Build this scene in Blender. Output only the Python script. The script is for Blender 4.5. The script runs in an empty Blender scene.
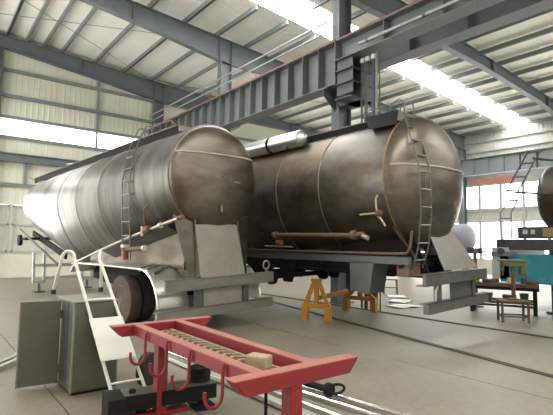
import bpy, math, random
import numpy as np
from mathutils import Matrix, Vector, Euler
random.seed(7)
S = bpy.context.scene
COL = S.collection
PI = math.pi
R = math.radians

# ------------------------------------------------------------------ camera, world, lights, exposure
def make_camera():
    yaw, pitch, roll, fpx = R(51.8), R(4.6), R(.86), 452.0
    f = Vector((math.cos(yaw)*math.cos(pitch), math.sin(yaw)*math.cos(pitch), math.sin(pitch)))
    r = f.cross(Vector((0, 0, 1))).normalized(); u = r.cross(f)
    r2 = r*math.cos(roll) + u*math.sin(roll); u2 = u*math.cos(roll) - r*math.sin(roll)
    m = Matrix((r2, u2, -f)).transposed().to_4x4(); m.translation = (0, 0, 1.75)
    cd = bpy.data.cameras.new('camera'); cd.sensor_width = 36; cd.lens = fpx/553*36
    cd.clip_start = .05; cd.clip_end = 300
    co = bpy.data.objects.new('camera', cd); COL.objects.link(co); co.matrix_world = m
    S.camera = co
make_camera()

w = bpy.data.worlds.new('overcast_sky'); S.world = w; w.use_nodes = True
bg = w.node_tree.nodes['Background']; bg.inputs[0].default_value = (.93, .97, 1, 1); bg.inputs[1].default_value = 1.15
S.view_settings.view_transform = 'Standard'; S.view_settings.look = 'None'
S.view_settings.gamma = 1; S.view_settings.use_curve_mapping = False
S.view_settings.exposure = .3
S.cycles.max_bounces = 7; S.cycles.diffuse_bounces = 4; S.cycles.sample_clamp_indirect = 4
SKYLIGHT, WINDOW = 14.0, 6.0

def area(name, loc, rot, sx, sy, power, color=(1, 1, .97)):
    l = bpy.data.lights.new(name, 'AREA'); l.shape = 'RECTANGLE'; l.size = sx; l.size_y = sy
    l.energy = power; l.color = color
    o = bpy.data.objects.new(name, l); COL.objects.link(o); o.location = loc; o.rotation_euler = rot
    return o

# ------------------------------------------------------------------ materials
def mat(name, c, c2=None, rough=.6, metal=0., scale=3., stretch=(1, 1, 1), amount=1., bump=0., spec=.5, c3=None, c3_at=.62,
        rough_var=0., emit=0., fine=0.):
    m = bpy.data.materials.new(name); m.use_nodes = True
    nt = m.node_tree; b = nt.nodes['Principled BSDF']
    b.inputs['Roughness'].default_value = rough; b.inputs['Metallic'].default_value = metal
    b.inputs['Specular IOR Level'].default_value = spec
    b.inputs['Base Color'].default_value = (*c, 1)
    if emit:
        b.inputs['Emission Color'].default_value = (*c, 1); b.inputs['Emission Strength'].default_value = emit
    L = nt.links.new
    if c2 or bump:
        tc = nt.nodes.new('ShaderNodeTexCoord'); mp = nt.nodes.new('ShaderNodeMapping')
        mp.inputs['Scale'].default_value = stretch; L(tc.outputs['Object'], mp.inputs[0])
        n = nt.nodes.new('ShaderNodeTexNoise'); n.inputs['Scale'].default_value = scale; n.inputs['Detail'].default_value = 6
        n.inputs['Roughness'].default_value = .6
        L(mp.outputs[0], n.inputs['Vector'])
        if c2:
            cr = nt.nodes.new('ShaderNodeValToRGB')
            cr.color_ramp.elements[0].position = .5-.22/amount; cr.color_ramp.elements[1].position = .5+.22/amount
            cr.color_ramp.elements[0].color = (*c, 1); cr.color_ramp.elements[1].color = (*c2, 1)
            L(n.outputs['Fac'], cr.inputs[0]); out = cr.outputs[0]
            if c3:
                n3 = nt.nodes.new('ShaderNodeTexNoise'); n3.inputs['Scale'].default_value = scale*.45; n3.inputs['Detail'].default_value = 5
                L(tc.outputs['Object'], n3.inputs['Vector'])
                r3 = nt.nodes.new('ShaderNodeValToRGB'); r3.color_ramp.elements[0].position = c3_at-.06
                r3.color_ramp.elements[1].position = c3_at+.1
                L(n3.outputs['Fac'], r3.inputs[0])
                mx = nt.nodes.new('ShaderNodeMix'); mx.data_type = 'RGBA'
                L(r3.outputs[0], mx.inputs['Factor']); L(out, mx.inputs['A']); mx.inputs['B'].default_value = (*c3, 1)
                out = mx.outputs['Result']
            if fine:
                n4 = nt.nodes.new('ShaderNodeTexNoise'); n4.inputs['Scale'].default_value = scale*14; n4.inputs['Detail'].default_value = 4
                L(tc.outputs['Object'], n4.inputs['Vector'])
                mx = nt.nodes.new('ShaderNodeMix'); mx.data_type = 'RGBA'; mx.blend_type = 'OVERLAY'
                mx.inputs['Factor'].default_value = fine
                L(out, mx.inputs['A']); L(n4.outputs['Fac'], mx.inputs['B']); out = mx.outputs['Result']
            L(out, b.inputs['Base Color'])
        if rough_var:
            mr = nt.nodes.new('ShaderNodeMapRange'); mr.inputs['To Min'].default_value = rough-rough_var
            mr.inputs['To Max'].default_value = rough+rough_var
            L(n.outputs['Fac'], mr.inputs[0]); L(mr.outputs[0], b.inputs['Roughness'])
        if bump:
            bp = nt.nodes.new('ShaderNodeBump'); bp.inputs['Strength'].default_value = bump; bp.inputs['Distance'].default_value = .02
            L(n.outputs['Fac'], bp.inputs['Height']); L(bp.outputs[0], b.inputs['Normal'])
    return m

def light_mat(name, c, strength):
    m = bpy.data.materials.new(name); m.use_nodes = True
    nt = m.node_tree; b = nt.nodes['Principled BSDF']
    b.inputs['Base Color'].default_value = (.8, .8, .78, 1); b.inputs['Roughness'].default_value = .5
    b.inputs['Emission Color'].default_value = (*c, 1); b.inputs['Emission Strength'].default_value = strength
    return m

M = {}
M['concrete'] = mat('concrete', (.178, .156, .118), (.235, .208, .16), rough=.46, scale=.8, amount=1.2, c3=(.16, .14, .11), c3_at=.64, rough_var=.12, fine=.25, spec=.3)
M['dark_steel_rail'] = mat('dark_steel_rail', (.05, .04, .032), (.08, .06, .045), rough=.55, metal=.3, scale=4)
M['roof_sheet'] = mat('roof_sheet', (.79, .785, .71), (.83, .825, .75), rough=.6, scale=1.2)
M['wall_sheet'] = mat('wall_sheet', (.62, .605, .5), (.67, .655, .55), rough=.55, scale=1)
M['pale_sheet'] = mat('pale_sheet', (.46, .46, .42), (.51, .51, .47), rough=.55, scale=1)
M['masonry'] = mat('masonry', (.6, .57, .46), (.65, .62, .51), rough=.75, scale=2)
M['structure_paint'] = mat('structure_paint', (.1, .122, .13), (.125, .147, .155), rough=.5, scale=2)
M['purlin_paint'] = mat('purlin_paint', (.16, .18, .18), (.2, .22, .22), rough=.5, scale=2)
M['girder_paint'] = mat('girder_paint', (.12, .13, .133), (.15, .16, .162), rough=.5, scale=1.5)
M['wall_girder'] = mat('wall_girder', (.15, .175, .18), (.19, .215, .22), rough=.5, scale=1.5)
M['red_rail'] = mat('red_rail', (.26, .11, .085), (.2, .09, .07), rough=.6, scale=5)
M['dark_plate_matte'] = mat('dark_plate_matte', (.03, .03, .03), rough=.8)
M['frame_grey'] = mat('frame_grey', (.42, .43, .4), rough=.5)
M['frosted_pane'] = mat('frosted_pane', (.5, .5, .42), (.55, .55, .47), rough=.4, scale=2)
M['skylight'] = light_mat('skylight', (1, 1, .97), SKYLIGHT)
M['daylit_pane'] = light_mat('daylit_pane', (1, 1, .98), WINDOW)
# steels
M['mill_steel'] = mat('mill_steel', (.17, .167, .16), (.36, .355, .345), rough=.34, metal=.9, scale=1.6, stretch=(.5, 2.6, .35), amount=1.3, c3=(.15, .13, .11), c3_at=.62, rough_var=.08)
M['mill_steel_half_shaded'] = mat('mill_steel_half_shaded', (.11, .107, .1), (.25, .245, .235), rough=.38, metal=.85, scale=1.6, stretch=(.5, 2.6, .35), amount=1.3, c3=(.12, .1, .085), c3_at=.6, rough_var=.08)
M['mill_steel_shaded'] = mat('mill_steel_shaded', (.065, .062, .057), (.15, .145, .135), rough=.42, metal=.8, scale=1.6, stretch=(.5, 2.4, .4), amount=1.3, c3=(.085, .07, .055), c3_at=.6, rough_var=.08)
M['dark_mill_steel_warm'] = mat('dark_mill_steel_warm', (.075, .06, .045), (.15, .125, .095), rough=.42, metal=.75, scale=1.5, stretch=(.5, 1.2, 2.2), amount=1.2, c3=(.12, .075, .042), c3_at=.57, rough_var=.1)
M['mill_steel_brown'] = mat('mill_steel_brown', (.12, .1, .078), (.22, .19, .155), rough=.38, metal=.8, scale=1.7, stretch=(.7, 1, 2.4), amount=1.2, c3=(.1, .072, .05), c3_at=.6, rough_var=.08)
M['dark_mill_steel'] = mat('dark_mill_steel', (.065, .056, .047), (.14, .124, .105), rough=.4, metal=.75, scale=1.5, stretch=(.5, 1.2, 2.2), amount=1.2, c3=(.11, .068, .04), c3_at=.6, rough_var=.1)
M['weld'] = mat('weld', (.5, .46, .38), (.34, .29, .22), rough=.4, metal=.7, scale=9)
M['pale_weld'] = mat('pale_weld', (.62, .57, .47), (.46, .4, .31), rough=.5, metal=.2, scale=7)
M['grey_weld'] = mat('grey_weld', (.2, .19, .175), (.3, .28, .26), rough=.42, metal=.8, scale=7)
M['rusty_weld'] = mat('rusty_weld', (.3, .19, .1), (.2, .14, .09), rough=.55, metal=.5, scale=9)
M['black_steel'] = mat('black_steel', (.011, .011, .012), (.02, .019, .018), rough=.75, scale=4, spec=.15)
M['chassis_steel'] = mat('chassis_steel', (.1, .1, .095), (.16, .155, .14), rough=.5, metal=.5, scale=3)
M['beam_steel'] = mat('beam_steel', (.18, .176, .152), (.255, .248, .215), rough=.45, metal=.5, scale=3, stretch=(.6, 2, 2))
M['grey_plate'] = mat('grey_plate', (.26, .232, .2), (.33, .3, .265), rough=.5, metal=.35, scale=3)
M['taupe_plate'] = mat('taupe_plate', (.17, .15, .13), (.22, .195, .17), rough=.5, metal=.3, scale=3)
M['dark_plate'] = mat('dark_plate', (.075, .08, .08), (.11, .115, .11), rough=.5, metal=.3, scale=3)
M['bright_steel'] = mat('bright_steel', (.62, .61, .57), (.7, .69, .65), rough=.4, metal=.85, scale=1.5)
M['polished_steel'] = mat('polished_steel', (.85, .85, .84), rough=.16, metal=1.)
M['aluminium'] = mat('aluminium', (.68, .69, .68), (.8, .8, .79), rough=.3, metal=.9, scale=5)
M['rubber'] = mat('rubber', (.02, .019, .018), (.03, .028, .026), rough=.8, scale=6)
M['dusty_rubber'] = mat('dusty_rubber', (.05, .036, .03), (.075, .052, .042), rough=.8, scale=4)
M['rust_red'] = mat('rust_red', (.085, .045, .033), (.13, .07, .05), rough=.7, scale=5)
M['rust_brown'] = mat('rust_brown', (.17, .095, .055), (.11, .066, .043), rough=.65, metal=.3, scale=6)
M['valve_red'] = mat('valve_red', (.3, .07, .05), (.24, .09, .07), rough=.5, scale=6)
M['yellow'] = mat('yellow', (.5, .225, .016), (.41, .18, .014), rough=.5, scale=5, c3=(.2, .11, .03), c3_at=.68)
M['rack_red'] = mat('rack_red', (.26, .018, .025), (.22, .016, .022), rough=.45, scale=3, c3=(.3, .09, .07), c3_at=.7)
M['dusty_red'] = mat('dusty_red', (.36, .17, .125), (.32, .1, .08), rough=.7, scale=4)
M['white_paint'] = mat('white_paint', (.8, .79, .73), (.74, .72, .65), rough=.45, scale=5)
M['cabinet'] = mat('cabinet', (.098, .1, .08), (.125, .127, .102), rough=.42, metal=.25, scale=2)
M['cabinet_edge'] = mat('cabinet_edge', (.22, .22, .185), rough=.45, metal=.2)
M['scrap_steel'] = mat('scrap_steel', (.36, .27, .18), (.26, .19, .125), rough=.6, metal=.3, scale=12)
M['wood'] = mat('wood', (.4, .31, .19), (.32, .235, .14), rough=.7, scale=5, stretch=(1, 6, 6))
M['olive'] = mat('olive', (.13, .15, .07), (.17, .19, .09), rough=.5, scale=6)
M['turquoise'] = mat('turquoise', (.045, .27, .36), (.06, .36, .45), rough=.45, scale=1.6, c3=(.55, .6, .58), c3_at=.66)
M['pale_wrap'] = mat('pale_wrap', (.55, .58, .57), (.48, .52, .52), rough=.6, scale=3)
M['lavender'] = mat('lavender', (.2, .2, .25), (.25, .25, .3), rough=.5, scale=2)
M['table_brown'] = mat('table_brown', (.11, .07, .05), (.16, .105, .075), rough=.65, metal=.2, scale=5)
M['blue_bin'] = mat('blue_bin', (.02, .055, .17), (.028, .075, .21), rough=.45, scale=3)
M['green_box'] = mat('green_box', (.06, .55, .08), rough=.5)
M['green_dark'] = mat('green_dark', (.03, .07, .04), (.04, .09, .05), rough=.6, scale=4)
M['yellow_box'] = mat('yellow_box', (.6, .55, .2), rough=.5)
M['banner'] = mat('banner', (.6, .2, .18), (.7, .36, .32), rough=.7, scale=1.2)
M['strip_steel'] = mat('strip_steel', (.3, .3, .27), (.38, .38, .35), rough=.5, metal=.3, scale=4)
M['paper_white'] = mat('paper_white', (.75, .75, .72), (.6, .6, .57), rough=.6, scale=3)
M['conduit_blue'] = mat('conduit_blue', (.06, .075, .11), rough=.45)
M['pipe_grey'] = mat('pipe_grey', (.3, .31, .3), rough=.45, metal=.3)

# ------------------------------------------------------------------ mesh collector
class MB:
    def __init__(s): s.v = []; s.f = []
    def add(s, vs, fs):
        o = len(s.v); s.v += [tuple(p) for p in vs]; s.f += [tuple(i+o for i in f) for f in fs]; return s
    def box(s, c, d, rot=None):
        c = Vector(c); x, y, z = d[0]/2, d[1]/2, d[2]/2
        P = [Vector(p) for p in ((-x, -y, -z), (x, -y, -z), (x, y, -z), (-x, y, -z), (-x, -y, z), (x, -y, z), (x, y, z), (-x, y, z))]
        if rot is not None: P = [rot @ p for p in P]
        return s.add([c+p for p in P], [(3, 2, 1, 0), (4, 5, 6, 7), (0, 1, 5, 4), (1, 2, 6, 5), (2, 3, 7, 6), (3, 0, 4, 7)])
    def span(s, a, b):
        return s.box([(p+q)/2 for p, q in zip(a, b)], [abs(q-p) for p, q in zip(a, b)])
    def bar(s, p, q, w, h, up=(0, 0, 1)):
        p, q = Vector(p), Vector(q); t = (q-p).normalized(); up = Vector(up)
        x = t.cross(up).normalized(); z = x.cross(t)
        vs = [e + x*a*w/2 + z*b*h/2 for e in (p, q) for a, b in ((-1, -1), (1, -1), (1, 1), (-1, 1))]
        return s.add(vs, [(0, 1, 2, 3), (7, 6, 5, 4), (0, 4, 5, 1), (1, 5, 6, 2), (2, 6, 7, 3), (3, 7, 4, 0)])
    def tube(s, pts, r, n=8, cap=True):
        pts = [Vector(p) for p in pts]; rings = []
        t0 = (pts[1]-pts[0]).normalized()
        x = t0.orthogonal().normalized()
        for i, p in enumerate(pts):
            a = pts[max(i-1, 0)]; b = pts[min(i+1, len(pts)-1)]; t = (b-a).normalized()
            x = (x - t*x.dot(t)).normalized(); y = t.cross(x)
            rr = r[i] if isinstance(r, (list, tuple)) else r
            rings.append([p + x*math.cos(2*PI*k/n)*rr + y*math.sin(2*PI*k/n)*rr for k in range(n)])
        return s.loops(rings, cap)
    def loops(s, rings, cap=True, closed=True):
        n = len(rings[0]); vs = [p for r in rings for p in r]; fs = []
        for i in range(len(rings)-1):
            for k in range(n if closed else n-1):
                k2 = (k+1) % n
                fs.append((i*n+k, i*n+k2, (i+1)*n+k2, (i+1)*n+k))
        if cap:
            fs.append(tuple(range(n-1, -1, -1))); fs.append(tuple((len(rings)-1)*n+k for k in range(n)))
        return s.add(vs, fs)
    def lathe(s, prof, o, axis, n=24):
        o = Vector(o); t = Vector(axis).normalized(); x = t.orthogonal().normalized(); y = t.cross(x)
        return s.loops([[o + t*h + (x*math.cos(2*PI*k/n)+y*math.sin(2*PI*k/n))*max(r, .0005) for k in range(n)] for r, h in prof])
    def prism(s, poly, d):
        poly = [Vector(p) for p in poly]; d = Vector(d); n = len(poly)
        return s.add(poly + [p+d for p in poly], [tuple(range(n-1, -1, -1)), tuple(range(n, 2*n))] + [(k, (k+1) % n, n+(k+1) % n, n+k) for k in range(n)])
    def mesh(s, name, m, smooth=True, angle=35):
        me = bpy.data.meshes.new(name); me.from_pydata(s.v, [], s.f); me.update()
        if m is not None: me.materials.append(m)
        import bmesh
        bm = bmesh.new(); bm.from_mesh(me); bmesh.ops.recalc_face_normals(bm, faces=bm.faces); bm.to_mesh(me); bm.free()
        if smooth:
            me.polygons.foreach_set('use_smooth', [True]*len(me.polygons)); me.set_sharp_from_angle(angle=R(angle))
        return me
    def build(s, name, m, parent=None, smooth=True, angle=35):
        return link(name, s.mesh(name, M[m] if isinstance(m, str) else m, smooth, angle), parent)

def link(name, me, parent=None):
    o = bpy.data.objects.new(name, me); COL.objects.link(o)
    if parent: o.parent = parent
    return o
def bevel(o, wd=.008, seg=2):
    b = o.modifiers.new('bevel', 'BEVEL'); b.width = wd; b.segments = seg; b.limit_method = 'ANGLE'; b.angle_limit = R(40)
    return o
def tag(o, label, cat, group=None):
    o['label'] = label; o['category'] = cat
    if group: o['group'] = group
    return o
def thing(name, label, cat, loc=(0, 0, 0), rot=(0, 0, 0), group=None):
    o = bpy.data.objects.new(name, None); COL.objects.link(o); o.location = loc; o.rotation_euler = rot
    o.empty_display_size = .2
    return tag(o, label, cat, group)
def structure(o):
    o['kind'] = 'structure'; return o
def empty_structure(name):
    o = bpy.data.objects.new(name, None); COL.objects.link(o); return structure(o)

# ------------------------------------------------------------------ setting
X0, X1, Y0, Y1 = -8.0, 30.5, -8.0, 24.2
Z_ROOF = lambda x: 11.6 - .061*x
FRAMES = [24.0, 16.85, 9.75, 2.65]

floor = structure(MB().span((X0, Y0, -.25), (X1, Y1, -.012)).build('floor', 'dark_steel_rail'))
xs = [X0, 1.3, 5.87, 12.6, 18.6, 24.6, X1]; ys = [Y0, 1.2, 9.45, 16.9, Y1]
for i in range(len(xs)-1):
    for j in range(len(ys)-1):
        g = .007
        MB().span((xs[i]+g, ys[j]+g, -.1), (xs[i+1]-g, ys[j+1]-g, 0)).build('floor_slab', 'concrete', floor)
# rails let into the floor
for (a, b) in (((9.95, -2, 0), (9.2, 23, 0)), ((6.0, -2, 0), (9.55, 16.5, 0))):
    for d in (-.035, .035):
        MB().bar((a[0]+d, a[1], .006), (b[0]+d, b[1], .006), .04, .024).build('floor_rail', 'dark_steel_rail', floor)

def ribbed(x_of, n0, n1, pitch, depth):
    """profile of ribbed sheet: list of (along, out)"""
    out = []; a = n0
    while a < n1 - 1e-6:
        out += [(a, 0), (min(a+pitch*.62, n1), 0), (min(a+pitch*.72, n1), depth), (min(a+pitch*.9, n1), depth)]
        a += pitch
    out.append((n1, 0)); return out

# roof: sheets run down the slope, one metre wide each
ceiling = empty_structure('ceiling')
xa, xb = X0, X1+.3
def roof_strip(ya, yb, name, m):
    prof = ribbed(None, ya+.004, yb-.004, .25, .012); b = MB()
    ring = lambda x: [(x, p, Z_ROOF(x)+.05+q) for p, q in prof]
    b.loops([ring(xa), ring(xb)], cap=False, closed=False)
    top = [(xa, ya+.004, Z_ROOF(xa)+.13), (xb, ya+.004, Z_ROOF(xb)+.13), (xb, yb-.004, Z_ROOF(xb)+.13), (xa, yb-.004, Z_ROOF(xa)+.13)]
    b.add(top, [(0, 1, 2, 3)])
    return b.build(name, m, ceiling, smooth=False)
yy = Y0
bands = [(-1.85, -.35), (12.3, 13.8)]
cuts = []
while yy < Y1-.01:
    nxt = min(yy+1.0, Y1)
    for lo, hi in bands:
        if yy < lo-1e-6 < nxt: nxt = lo
        if abs(yy-lo) < 1e-6: nxt = hi
    cuts.append((yy, nxt, any(abs(yy-lo) < 1e-6 for lo, hi in bands))); yy = nxt
for ya, yb, sky in cuts:
    if sky: roof_strip(ya, yb, 'skylight_panel', 'skylight')
    else: roof_strip(ya, yb, 'roof_sheet', 'roof_sheet')
# purlins
px = [-7.6, -6.0, -4.4, -2.8, -1.25, .3, 1.85, 2.65, 3.44, 4.2, 5.04] + [6.63+1.555*i for i in range(16)]
for x in px:
    z = Z_ROOF(x); b = MB(); ends = [Y0, -1.85, -.35, 12.3, 13.8, Y1]
    for ya, yb in zip(ends[0::2], ends[1::2]):
        b.span((x-.03, ya, z-.2), (x+.03, yb, z)).span((x-.03, ya, z-.2), (x+.07, yb, z-.185))
    for ya, yb in zip(ends[1:-1:2], ends[2:-1:2]): b.span((x-.02, ya, z-.04), (x+.02, yb, z))  # thinned under the skylights, imitating glare that swallows the purlins
    b.build('purlin', 'purlin_paint', ceiling, smooth=False)
# thin bracing rods under the roof
for (a, b) in (((-2, 16.9), (10, 23.9)), ((-2, 23.9), (10, 16.9)), ((10, 16.9), (22, 23.9)), ((10, 23.9), (22, 16.9)), ((10, 9.8), (22, 2.7)), ((22, 9.8), (30, 2.7))):
    MB().tube([(a[0], a[1], Z_ROOF(a[0])-.3), (b[0], b[1], Z_ROOF(b[0])-.3)], .013, 5).build('brace_rod', 'structure_paint', ceiling)

# rafters: tapered I sections, deepest at the column line
def rafter(Y):
    kx = [(X0, .55), (2.3, .55), (7, .8), (10.2, 1.05), (14, .75), (19, .5), (25, .5), (30.4, .95)]
    b = MB()
    for (a, da), (c, dc) in zip(kx[:-1], kx[1:]):
        za, zc = Z_ROOF(a)-.2, Z_ROOF(c)-.2
        b.prism([(a, Y-.008, za), (c, Y-.008, zc), (c, Y-.008, zc-dc), (a, Y-.008, za-da)], (0, .016, 0))
    bw = .14
    for sgn in (0, 1):
        ring = []
        for (a, da) in kx:
            z = Z_ROOF(a)-.2-(da if sgn else 0)
            ring.append([(a, Y-bw, z-.012), (a, Y+bw, z-.012), (a, Y+bw, z+.012), (a, Y-bw, z+.012)])
        b.loops(ring)
    r = structure(b.build('rafter', 'structure_paint', smooth=False))
    for x in (6, 10.2-.3, 10.2+.3, 15.5, 20, 26):
        d = np.interp(x, [p for p, q in kx], [q for p, q in kx])
        MB().span((x-.008, Y-bw+.005, Z_ROOF(x)-.2-d), (x+.008, Y+bw-.005, Z_ROOF(x)-.2)).build('stiffener', 'structure_paint', r)
for Y in FRAMES: rafter(Y)

# columns: H sections
def column(x, Y, top, d=.56):
    b = MB()
    b.span((x-d/2, Y-.16, 0), (x-d/2+.022, Y+.16, top)); b.span((x+d/2-.022, Y-.16, 0), (x+d/2, Y+.16, top))
    b.span((x-d/2, Y-.008, 0), (x+d/2, Y+.008, top))
    c = structure(b.build('column', 'structure_paint', smooth=False))
    MB().span((x-d/2-.08, Y-.24, 0), (x+d/2+.08, Y+.24, .03)).build('base_plate', 'structure_paint', c)
    return c
for Y in FRAMES:
    c = column(10.22, Y, Z_ROOF(10.2)-1.2)
    MB().prism([(9.94, Y-.01, 6.5), (9.42, Y-.01, 6.5), (9.42, Y-.01, 6.3), (9.94, Y-.01, 5.88)], (0, .02, 0)).build('bracket_web', 'structure_paint', c)
    MB().span((9.4, Y-.15, 6.48), (9.94, Y+.15, 6.5)).build('bracket_top', 'structure_paint', c)
    MB().prism([(10.5, Y-.01, 7.23), (11.1, Y-.01, 7.23), (11.1, Y-.01, 7.0), (10.5, Y-.01, 6.6)], (0, .02, 0)).build('bracket_web', 'structure_paint', c)
    MB().span((10.5, Y-.15, 7.22), (11.12, Y+.15, 7.24)).build('bracket_top', 'structure_paint', c)
    if Y == 9.75:
        MB().span((9.5, 8.62, 6.15), (9.52, 9.24, 7.2)).span((9.52, 8.95, 6.0), (10.3, 8.97, 7.2)).build('corbel_plate', 'dark_plate', c)
        MB().span((9.9, 8.65, 6.0), (10.4, 9.6, 7.2)).build('corbel_box', 'dark_plate', c)
        for z in (6.0, 6.45, 6.85, 7.2): MB().span((9.4, 8.6, z), (10.4, 9.26, z+.03)).build('corbel_shelf', 'dark_plate', c)
column(2.42, 24.0, Z_ROOF(2.4)-.8, .3)
for Y in FRAMES[:]: column(30.0, Y, Z_ROOF(30)-1.1)

# end wall (Y = 24.2): masonry skirt, windows, sheeting, translucent strip
wall_back = empty_structure('wall_back')
def sheet_wall_y(x0, x1, z0, z1, Y, m, parent, name='wall_sheet'):
    prof = ribbed(None, x0, x1, .25, -.012)
    b = MB(); b.loops([[(p, Y+q, z0) for p, q in prof], [(p, Y+q, z1) for p, q in prof]], cap=False, closed=False)
    b.add([(x0, Y+.08, z0), (x1, Y+.08, z0), (x1, Y+.08, z1), (x0, Y+.08, z1)], [(0, 1, 2, 3)])
    return b.build(name, m, parent, smooth=False)
seg = [(X0, -.9), (-.9, 1.95), (1.95, 5.1), (5.1, 10.2), (10.2, 15.3), (15.3, 20.4), (20.4, 25.4), (25.4, X1)]
for a, c in seg:
    sheet_wall_y(a+.004, c-.004, 5.1 if a == -.9 else 3.42, 6.58, Y1, 'wall_sheet', wall_back)
    sheet_wall_y(a+.004, c-.004, 7.5, Z_ROOF(a)+.06, Y1, 'wall_sheet', wall_back)
for a, c in ((X0, -.9), (1.95, X1)):
    MB().span((a, Y1-.02, 0), (c, Y1+.2, 1.13)).build('masonry_skirt', 'masonry', wall_back)
    MB().span((a, Y1-.06, 1.13), (c, Y1+.2, 1.18)).build('sill', 'frame_grey', wall_back)
dr = empty_structure('door_1')
MB().span((-.9, Y1-.1, 0), (-.78, Y1+.1, 5.1)).span((1.83, Y1-.1, 0), (1.95, Y1+.1, 5.1)).span((-.9, Y1-.1, 4.95), (1.95, Y1+.1, 5.1)).build('door_frame', 'frame_grey', dr)
for k in range(3): MB().span((-.77+k*.87, Y1, .03), (-.77+k*.87+.85, Y1+.03, 4.94)).build('translucent_leaf', 'daylit_pane', dr)
for z, xa_ in ((9.74, X0), (8.52, X0), (7.5, X0), (6.56, X0), (4.34, 1.95)):
    MB().span((xa_, Y1-.17, z-.1), (X1, Y1-.03, z+.05)).build('girt', 'purlin_paint', wall_back, smooth=False)
tie = MB().span((X0, Y1-.45, 5.72), (X1, Y1-.15, 5.76)).span((X0, Y1-.45, 5.36), (X1, Y1-.15, 5.40)).span((X0, Y1-.31, 5.4), (X1, Y1-.29, 5.72))
tie.build('tie_beam', 'structure_paint', wall_back, smooth=False)
for x in (3.78, 8.2, 13, 18, 23, 28):
    MB().span((x-.06, Y1-.18, 4.34), (x+.06, Y1-.04, 5.36)).build('girt_post', 'purlin_paint', wall_back)
for x in (-1.3, 6.95, 14.9, 20, 25):
    MB().span((x-.05, Y1-.16, 6.6), (x+.05, Y1-.04, Z_ROOF(x)-.75)).build('girt_post', 'purlin_paint', wall_back)
win = structure(MB().span((X0, Y1-.02, 6.6), (X1, Y1+.03, 7.48)).build('window_1', 'daylit_pane'))
for i, (a, c) in enumerate(((-7.8, -4.5), (-4.4, -1.1), (2.1, 3.22), (3.34, 6.3), (6.42, 9.6), (10.9, 14), (14.2, 17.3), (17.5, 20.6), (20.8, 24), (24.2, 27.4), (27.5, 30.4))):
    wnd = empty_structure('window_%d' % (i+2)); z0, z1 = 1.18, 3.36
    f = MB()
    for s in ((a, z0, a+.09, z1), (c-.09, z0, c, z1), (a, z1-.09, c, z1), (a, z0, c, z0+.07), (a, 2.42, c, 2.5), ((a+c)/2-.04, z0, (a+c)/2+.04, z1)):
        f.span((s[0], Y1-.07, s[1]), (s[2], Y1+.05, s[3]))
    f.build('window_frame', 'frame_grey', wnd, smooth=False)
    for xa_, xb_ in ((a+.09, (a+c)/2-.04), ((a+c)/2+.04, c-.09)):
        for za_, zb_ in ((z0+.07, 2.42), (2.5, z1-.09)):
            MB().span((xa_, Y1, za_), (xb_, Y1+.01, zb_)).build('pane', 'frosted_pane', wnd)
# solid piers between the windows
for a, c in ((-8, -7.8), (-4.5, -4.4), (-1.1, -.9), (1.95, 2.1), (3.22, 3.34), (6.3, 6.42), (9.6, 10.9), (14, 14.2), (17.3, 17.5), (20.6, 20.8), (24, 24.2), (27.4, 27.5)):
    MB().span((a, Y1-.02, 1.18), (c, Y1+.1, 3.42)).build('pier', 'masonry', wall_back)

# long wall (X = 30.5)
wall_right = empty_structure('wall_right')
def sheet_wall_x(y0, y1, z0, z1, X, m, parent):
    prof = ribbed(None, y0, y1, .25, -.012)
    b = MB(); b.loops([[(X+q, p, z0) for p, q in prof], [(X+q, p, z1) for p, q in prof]], cap=False, closed=False)
    b.add([(X+.08, y0, z0), (X+.08, y1, z0), (X+.08, y1, z1), (X+.08, y0, z1)], [(0, 1, 2, 3)])
    return b.build('wall_sheet', m, parent, smooth=False)
for a, c in ((Y0, 0), (0, 6), (6, 12), (12, 18), (18, 24.2)):
    sheet_wall_x(a+.004, c-.004, 5.95, Z_ROOF(30.5)+.1, X1, 'pale_sheet', wall_right)
    sheet_wall_x(a+.004, c-.004, 3.55, 4.3, X1, 'pale_sheet', wall_right)
MB().span((X1-.02, Y0, 0), (X1+.2, Y1, .95)).build('masonry_skirt', 'masonry', wall_right)
for z in (9.1, 8.4, 4.35, 3.5):
    MB().span((X1-.17, Y0, z-.08), (X1-.03, Y1, z+.04)).build('girt', 'frame_grey', wall_right)
wr = structure(MB().span((X1, Y0, 4.3), (X1+.03, Y1, 5.95)).build('window_20', 'daylit_pane'))
wr2 = structure(MB().span((X1, Y0, .95), (X1+.03, Y1, 3.55)).build('window_21', 'daylit_pane'))
yv = Y0+.6
while yv < Y1:
    MB().span((X1-.16, yv-.09, .95), (X1-.02, yv+.09, 5.95)).build('mullion', 'frame_grey', wall_right); yv += 1.45

# ------------------------------------------------------------------ crane runway girders
def girder(name, label, X, ya, yb, z0, z1, fw, step, red=True, m='girder_paint', holes=False):
    o = thing(name, label, 'girder', (X, ya, z0)); L = yb-ya; h = z1-z0
    MB().span((-.008, 0, .02), (.008, L, h-.02)).build('web', m, o)
    MB().span((-fw, 0, 0), (fw, L, .025)).build('bottom_flange', m, o)
    MB().span((-fw, 0, h-.025), (fw, L, h)).build('top_flange', m, o)
    me = None; n = int(L/step)
    for i in range(n+1):
        yk = min(max(i*step, .01), L-.01)
        if me is None: me = MB().span((-fw+.015, -.008, .025), (fw-.015, .008, h-.025)).mesh('stiffener', M[m])
        c = link('stiffener', me, o); c.location = (0, yk, 0)
    if red:
        MB().span((-.06, 0, h), (.06, L, h+.05)).build('crane_rail', 'red_rail', o)
        MB().span((-fw-.01, 0, h-.005), (-fw+.08, L, h+.035)).build('red_edge_strip', 'red_rail', o)
    return o
girder('crane_girder', 'deep grey crane girder with close stiffeners and red top rail, left of middle column', 9.7, 9.28, 24.0, 6.52, 7.86, .26, .74)
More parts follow.
